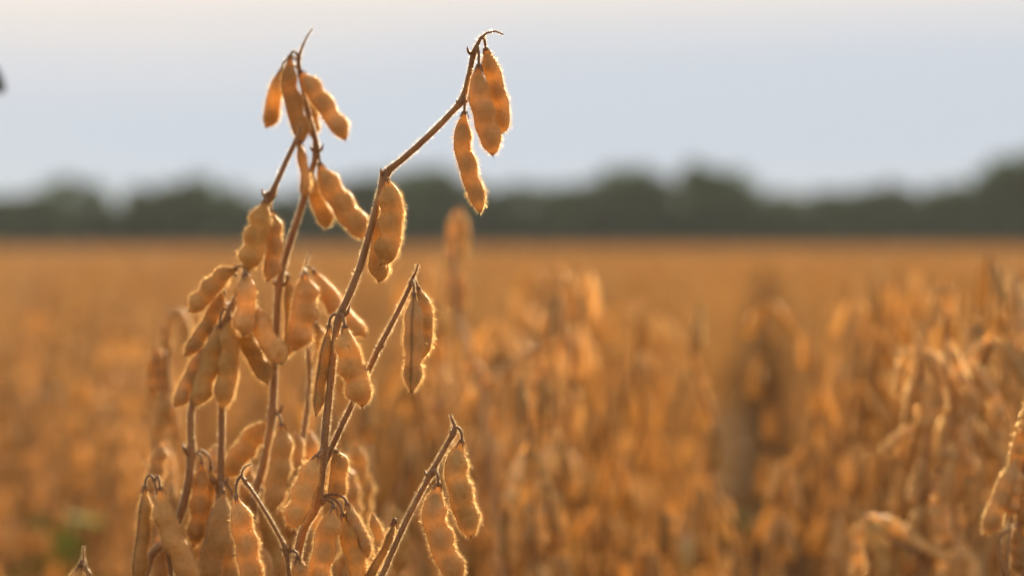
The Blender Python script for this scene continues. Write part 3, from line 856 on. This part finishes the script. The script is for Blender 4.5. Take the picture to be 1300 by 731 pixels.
print('individual plants', len(indiv), 'near', sum(1 for a in indiv if a[0] < NEARD), 'max D', indiv[-1][0], 'rest', len(beyond))

# the rest of the field: one object, its plants set out by geometry nodes
src = bpy.data.collections.new('field_plants')
for k, me in enumerate(FAR):
    o = bpy.data.objects.new('field_plant', me); o.color = (1, .96, .9, 1); src.objects.link(o)
clump = MB()
crng = np.random.default_rng(3)
FARMB = []
for axes, seats in PLANS[:4]:
    mb = MB()
    for a in axes: mb.merge(plan_axis_mb(a, 4, 0), None, 2)
    for m, pi, tn in seats: mb.merge(FARPOD[pi], np.array(m))
    FARMB.append(mb)
src2 = bpy.data.collections.new('field_clumps')
for c_ in range(2):
    clump = MB()
    for k in range(7):
        m = Matrix.Translation((crng.uniform(-.7, .7), crng.uniform(-.7, .7), 0)) @ Matrix.Rotation(crng.uniform(0, 6.28), 4, 'Z') @ Matrix.Scale(crng.uniform(.92, 1.08), 4)
        clump.merge(FARMB[k % 4], np.array(m))
    o = bpy.data.objects.new('field_clump', clump.mesh('field_clump', [M_FPOD, M_HAIR, M_STEM])); o.color = (1, .96, .9, 1); src2.objects.link(o)


def scatter(name, pts, coll, smin, smax, label):
    me = bpy.data.meshes.new(name)
    me.from_pydata([tuple(p) for p in pts], [], [])
    o = link(name, me)
    ng = bpy.data.node_groups.new(name, 'GeometryNodeTree')
    ng.interface.new_socket('Geometry', in_out='INPUT', socket_type='NodeSocketGeometry')
    ng.interface.new_socket('Geometry', in_out='OUTPUT', socket_type='NodeSocketGeometry')
    nd, lk = ng.nodes, ng.links
    gi, go = nd.new('NodeGroupInput'), nd.new('NodeGroupOutput')
    ins = nd.new('GeometryNodeInstanceOnPoints')
    ci = nd.new('GeometryNodeCollectionInfo')
    ci.inputs['Collection'].default_value = coll
    ci.inputs['Separate Children'].default_value = True
    ci.inputs['Reset Children'].default_value = True
    ins.inputs['Pick Instance'].default_value = True
    rv = nd.new('FunctionNodeRandomValue'); rv.data_type = 'FLOAT_VECTOR'
    rv.inputs[0].default_value = (-0.06, -0.06, 0); rv.inputs[1].default_value = (0.06, 0.06, 6.283)
    rs = nd.new('FunctionNodeRandomValue'); rs.data_type = 'FLOAT'
    rs.inputs[2].default_value = smin; rs.inputs[3].default_value = smax; rs.inputs['Seed'].default_value = 4
    ri = nd.new('FunctionNodeRandomValue'); ri.data_type = 'INT'
    ri.inputs[4].default_value = 0; ri.inputs[5].default_value = 20; ri.inputs['Seed'].default_value = 9
    lk.new(gi.outputs[0], ins.inputs['Points'])
    lk.new(ci.outputs[0], ins.inputs['Instance'])
    lk.new(ri.outputs[2], ins.inputs['Instance Index'])
    lk.new(rv.outputs[0], ins.inputs['Rotation'])
    lk.new(rs.outputs[1], ins.inputs['Scale'])
    lk.new(ins.outputs[0], go.inputs[0])
    md = o.modifiers.new('plants', 'NODES'); md.node_group = ng
    tag(o, label, 'crop', kind='stuff')
    return o


scatter('soybean_field', [p for D, p, r, u, t_ in beyond], src, 0.83, 0.95, 'ripe golden soybean field stretching away in rows behind the nearer plants')
far_pts = []
for r_ in np.arange(62, 330, 1.0):
    hw = 0.215 * r_ * 1.35 + 2
    step = 1.0 + (r_ - 62) / 90
    if (r_ - 62) % max(1, round(step)) > 0.5:
        continue
    for x in np.arange(-hw, hw, step):
        far_pts.append((x + frng.normal(0, .3), r_ + frng.normal(0, .3), 0))
scatter('distant_soybean_field', far_pts, src2, 0.80, 0.88, 'distant ripe soybean crop reaching to the foot of the trees')
print('far clumps', len(far_pts))

# ------------------------------------------------------------------ ground
gm = MB()
xs = np.concatenate([[-1500, -400, -120, -40], np.linspace(-12, 12, 73), [40, 120, 400, 1500]])
ys = np.concatenate([[-60, -10], np.linspace(0, 24, 81), [40, 90, 200, 420, 1000, 2600]])
X, Y = np.meshgrid(xs, ys, indexing='ij')
nearf = (np.abs(X) <= 12) & (Y >= 0) & (Y <= 24)
lat = X * PERP[0] + Y * PERP[1]
Zg = np.where(nearf, 0.012 * np.cos((lat - ROW0) / 0.49 * 2 * math.pi) - 0.012 + frng.normal(0, 0.004, X.shape), -0.012)
ny = len(ys)
qi = [(i * ny + j, (i + 1) * ny + j, (i + 1) * ny + j + 1, i * ny + j + 1) for i in range(len(xs) - 1) for j in range(ny - 1)]
gm.add(np.stack([X, Y, Zg], -1).reshape(-1, 3), quads=qi)
tag(link('ground', gm.mesh('ground', [M_SOIL])), None, kind='structure')

# dead leaves and straw on the soil between the rows
lm = MB()
for k in range(9000):
    y = frng.uniform(1.2, 14); x = frng.uniform(-0.3, 0.3) * y
    c = np.array([x, y, frng.uniform(0.004, 0.02)])
    a = frng.uniform(0, 6.28)
    d = np.array([math.cos(a), math.sin(a), frng.normal(0, .15)]); e = np.array([-math.sin(a), math.cos(a), frng.normal(0, .25)])
    if k % 3:
        l, w = frng.uniform(.018, .04), frng.uniform(.010, .022)
        lm.add([c - d * l, c + e * w + [0, 0, .006], c + d * l, c - e * w], quads=[(0, 1, 2, 3)])
    else:
        l, w = frng.uniform(.03, .10), frng.uniform(.0015, .003)
        lm.add([c - d * l - e * w, c - d * l + e * w, c + d * l + e * w, c + d * l - e * w], quads=[(0, 1, 2, 3)])
tag(link('leaf_litter', lm.mesh('leaf_litter', [M_DRYLEAF])), 'fallen brown leaves and straw on the soil between the rows', 'litter', kind='stuff')

# green weeds
def weed(loc, h, n, label, rng):
    t = thing('green_weed', label, 'weed', loc)
    sm, lf = MB(), MB()
    for s in range(3):
        az = rng.uniform(0, 6.28); ln = rng.uniform(.05, .14)
        P = spline([(0, 0, -.005), (math.cos(az) * ln * .3, math.sin(az) * ln * .3, h * .5), (math.cos(az) * ln, math.sin(az) * ln, h * rng.uniform(.8, 1))], 12)
        tube(sm, P, np.linspace(.003, .001, 12), 6, rng=rng)
        for k in range(n):
            q = P[int(rng.integers(3, 12))]
            a = rng.uniform(0, 6.28); L = rng.uniform(.04, .08); w = L * .32
            d = np.array([math.cos(a), math.sin(a), rng.uniform(-.3, .5)]); e = np.array([-math.sin(a), math.cos(a), rng.normal(0, .2)])
            lf.add([q, q + d * L * .35 + e * w, q + d * L * .75 + e * w * .7, q + d * L * 1.05 - [0, 0, L * .2], q + d * L * .75 - e * w * .7, q + d * L * .35 - e * w],
                   quads=[(0, 1, 2, 3), (0, 3, 4, 5)])
    link('stem', sm.mesh('stem', [M_WEED]), (0, 0, 0), t)
    link('foliage', lf.mesh('foliage', [M_WEED]), (0, 0, 0), t)


wr = np.random.default_rng(21)
def ground_at(u, D, z=0.0):
    p = W(u, 400, D); p[2] = z
    return p


weed(ground_at(80, 3.5), 0.60, 24, 'leafy green weed among the dry plants at the lower left', wr)
weed(ground_at(865, 6.8), 0.10, 12, 'low green weed on the bare soil at the bottom of the gap', wr)
weed(ground_at(930, 7.6), 0.12, 12, 'small green weed further up the bare gap', wr)

# ------------------------------------------------------------------ far trees
def tree_variant(k):
    rng = np.random.default_rng(300 + k)
    tk = MB(); cr = MB()
    P = spline([(0, 0, -.1), (rng.normal(0, .1), rng.normal(0, .1), 2), (rng.normal(0, .3), rng.normal(0, .3), 4.5), (rng.normal(0, .4), rng.normal(0, .4), 7)], 14)
    tube(tk, P, np.linspace(.28, .06, 14), 8, rng=rng)
    tips = []
    for b in range(8):
        i = int(rng.integers(3, 12)); az = rng.uniform(0, 6.28); ln = rng.uniform(1.4, 3.2)
        Q = spline([P[i], P[i] + [math.cos(az) * ln * .5, math.sin(az) * ln * .5, ln * .45], P[i] + [math.cos(az) * ln, math.sin(az) * ln, ln * .7]], 7)
        tube(tk, Q, np.linspace(.10, .03, 7), 6, rng=rng); tips.append(Q[-1]); tips.append(Q[4])
    for c in [np.array([rng.normal(0, 1.5), rng.normal(0, 1.5), rng.uniform(1.6, 8.6)]) for _ in range(16)] + tips + [P[-1] + [0, 0, .8]]:
        r = rng.uniform(0.8, 1.5); n = 62
        d = unit(rng.normal(0, 1, (n, 3))) * (rng.random((n, 1)) ** 0.45) * r * [1.1, 1.1, .85] + c
        s = rng.uniform(.22, .52, n)[:, None]
        a = unit(rng.normal(0, 1, (n, 3))); b2 = unit(np.cross(a, rng.normal(0, 1, (n, 3))))
        v = np.stack([d - a * s, d + b2 * s * .7, d + a * s, d - b2 * s * .7], 1).reshape(-1, 3)
        cr.add(v, quads=np.arange(4 * n).reshape(-1, 4))
    top = max(v[:, 2].max() for v in cr.v)
    return tk.mesh('trunk', [M_BARK]), cr.mesh('crown', [M_LEAF]), top


TV = [tree_variant(k) for k in range(6)]
prof = [(-90, 255), (-45, 262), (0, 262), (45, 262), (88, 238), (128, 262), (170, 266), (208, 252), (246, 236), (290, 264), (332, 266), (372, 262), (408, 252), (445, 238), (480, 232), (520, 240), (560, 226),
        (604, 238), (650, 254), (690, 244), (730, 240), (770, 236), (812, 226), (852, 236), (900, 221), (932, 238), (962, 262), (1002, 262), (1040, 260), (1080, 262), (1115, 242),
        (1152, 256), (1190, 266), (1218, 252), (1246, 240), (1278, 210), (1318, 208), (1360, 225), (1400, 250)]
special = {88: 'rounded tree standing proud of the tree line near the left edge', 246: 'rounded tree bump left of the hanging pods in the tree line',
           560: 'tree behind the hanging pods right of the leaning stem', 812: 'broad domed tree in the tree line right of centre',
           900: 'highest domed tree of the middle stretch of tree line, before the dip', 1115: 'small peaked tree between the dip and the tall right end',
           1278: 'tallest tree at the right end of the tree line', 1318: 'tall tree cut off by the right edge'}
trng = np.random.default_rng(31)
for i, (u, v) in enumerate(prof):
    D = 400 + trng.uniform(-10, 10)
    p = W(u, 302, D)
    top = (300 - v) / FPX * D * 1.22 + (3.3 if v > 249 else 1.7)
    tk, cr, th = TV[i % 6]
    sz = (top + 0.3) / th
    if u in special:
        lab, grp = special[u], None
    else:
        z = 'left' if u < 420 else ('middle' if u < 950 else 'right')
        lab, grp = 'dark blurred tree in the %s stretch of the far tree line' % z, 'trees of the far tree line, %s stretch' % z
    t = thing('tree', lab, 'tree', (p[0], p[1], -0.02), grp, trng.uniform(0, 6.28))
    t.scale = (max(sz, .8) * 1.4, max(sz, .8) * 1.4, sz * 1.05)
    link('trunk', tk, (0, 0, 0), t); link('crown', cr, (0, 0, 0), t)
# a second rank that closes the gaps, far bushes that read as one mass
um = MB()
for k in range(900):
    x = trng.uniform(-120, 125); y = trng.uniform(396, 425)
    h = trng.uniform(4.4, 8.8); n = 44
    d = unit(trng.normal(0, 1, (n, 3))) * (trng.random((n, 1)) ** .4) * [1.6, 1.6, h * .5] + [x, y, h * .5]
    s = trng.uniform(.4, .85, n)[:, None]
    a = unit(trng.normal(0, 1, (n, 3))); b2 = unit(np.cross(a, trng.normal(0, 1, (n, 3))))
    um.add(np.stack([d - a * s, d + b2 * s * .7, d + a * s, d - b2 * s * .7], 1).reshape(-1, 3), quads=np.arange(4 * n).reshape(-1, 4))
tag(link('undergrowth', um.mesh('undergrowth', [M_LEAF])), 'dark bushes closing the gaps beneath the far trees', 'bushes', kind='stuff')
mg = MB()
n = 9000
c = np.stack([trng.uniform(-120, 125, n), trng.uniform(378, 394, n), trng.uniform(0, 1.0, n)], 1)
s = trng.uniform(.15, .4, n)[:, None]
a = unit(trng.normal(0, .4, (n, 3)) + [0, 0, 1]); b2 = unit(np.cross(a, trng.normal(0, 1, (n, 3))))
mg.add(np.stack([c - a * s, c + b2 * s * .4, c + a * s * 1.4, c - b2 * s * .4], 1).reshape(-1, 3), quads=np.arange(4 * n).reshape(-1, 4))
tag(link('margin_grass', mg.mesh('margin_grass', [M_MARGIN])), 'strip of green grass between the crop and the trees', 'grass', kind='stuff')

# ------------------------------------------------------------------ hazy air
def haze_box(x0, x1, y0, y1, z0, z1, density):
    hb = MB()
    v = [(x, y, z) for x in (x0, x1) for y in (y0, y1) for z in (z0, z1)]
    hb.add(v, quads=[(0, 1, 3, 2), (4, 6, 7, 5), (0, 4, 5, 1), (2, 3, 7, 6), (0, 2, 6, 4), (1, 5, 7, 3)])
    m, nt, nd, lk = newmat('haze_air')
    pv = N(nd, 'ShaderNodeVolumePrincipled')
    pv.inputs['Color'].default_value = (0.9, 0.93, 0.95, 1)
    pv.inputs['Density'].default_value = density
    out = N(nd, 'ShaderNodeOutputMaterial'); lk.new(pv.outputs[0], out.inputs['Volume'])
    tag(link('haze', hb.mesh('haze', [m])), 'thin evening haze over the field', 'haze', kind='stuff')


haze_box(-1550, 1550, -80, 2650, -1.2, 24, 0.00014)

# ------------------------------------------------------------------ light
SUN_EL, SUN_AZ = R(14), R(13)           # low, ahead of the camera, a little to the right
wd = bpy.data.worlds.new('World'); C.world = wd; wd.use_nodes = True
nt = wd.node_tree; nt.nodes.clear(); nd, lk = nt.nodes, nt.links
sky = nd.new('ShaderNodeTexSky'); sky.sky_type = 'NISHITA'; sky.sun_disc = False
sky.sun_elevation = SUN_EL; sky.sun_rotation = SUN_AZ
sky.air_density = 1.0; sky.dust_density = 1.5; sky.ozone_density = 1.0
tc = nd.new('ShaderNodeTexCoord'); sx = nd.new('ShaderNodeSeparateXYZ')
lk.new(tc.outputs['Generated'], sx.inputs[0])
mp = nd.new('ShaderNodeMapping'); mp.inputs['Scale'].default_value = (1.2, 1.2, 14)
lk.new(tc.outputs['Generated'], mp.inputs[0])
cl = nd.new('ShaderNodeTexNoise'); cl.inputs['Scale'].default_value = 1.6; cl.inputs['Detail'].default_value = 4
lk.new(mp.outputs[0], cl.inputs['Vector'])
wob = nd.new('ShaderNodeMath'); wob.operation = 'MULTIPLY_ADD'; wob.inputs[1].default_value = 0.05; 
lk.new(cl.outputs['Fac'], wob.inputs[0]); lk.new(sx.outputs['Z'], wob.inputs[2])
off = nd.new('ShaderNodeMath'); off.operation = 'SUBTRACT'; off.inputs[1].default_value = 0.025
tl = nd.new('ShaderNodeMath'); tl.operation = 'MULTIPLY_ADD'; tl.inputs[1].default_value = -0.045
lk.new(sx.outputs['X'], tl.inputs[0]); lk.new(wob.outputs[0], tl.inputs[2])
lk.new(tl.outputs[0], off.inputs[0])
rp = nd.new('ShaderNodeValToRGB')
cols = [(0.0, (.565, .625, .71)), (.045, (.59, .66, .752)), (.070, (.63, .685, .762)), (.086, (.75, .75, .77)), (.099, (.90, .825, .765)), (.16, (1.3, 1.16, 1.02)), (.32, (1.3, 1.18, 1.06)), (.55, (.62, .63, .65)), (1, (.36, .41, .48))]
el = rp.color_ramp.elements
while len(el) < len(cols): el.new(0.5)
for e, (p_, c_) in zip(el, cols): e.position = p_
for e, (p_, c_) in zip(el, cols): e.color = (*c_, 1)
lk.new(off.outputs[0], rp.inputs[0])
veil = mixc(nt, 1.0, rp.outputs[0], (6.95, 7.0, 7.05), 'MULTIPLY')
cap = mixc(nt, 1.0, sky.outputs[0], (9.0, 8.4, 8.0), 'DARKEN')
col = mixc(nt, 0.93, cap, veil)
bg = nd.new('ShaderNodeBackground'); bg.inputs['Strength'].default_value = 0.05
lk.new(col, bg.inputs[0])
wo = nd.new('ShaderNodeOutputWorld'); lk.new(bg.outputs[0], wo.inputs[0])

sd = bpy.data.lights.new('sun', 'SUN'); sd.energy = 5.0; sd.angle = R(0.6); sd.color = (1.0, 0.83, 0.58)
so = bpy.data.objects.new('sun', sd); COL.objects.link(so)
to_sun = Vector((math.sin(SUN_AZ) * math.cos(SUN_EL), math.cos(SUN_AZ) * math.cos(SUN_EL), math.sin(SUN_EL)))
so.rotation_euler = to_sun.to_track_quat('Z', 'Y').to_euler()
so.location = (5, 5, 8)

# ------------------------------------------------------------------ render settings
C.view_settings.view_transform = 'Standard'
C.view_settings.look = 'None'
C.view_settings.exposure = 1.42
C.view_settings.gamma = 1.0
C.view_settings.use_curve_mapping = False
C.render.engine = 'CYCLES'
cy = C.cycles
cy.use_denoising = True
cy.max_bounces = 7; cy.diffuse_bounces = 3; cy.glossy_bounces = 2; cy.transmission_bounces = 5
cy.sample_clamp_indirect = 6
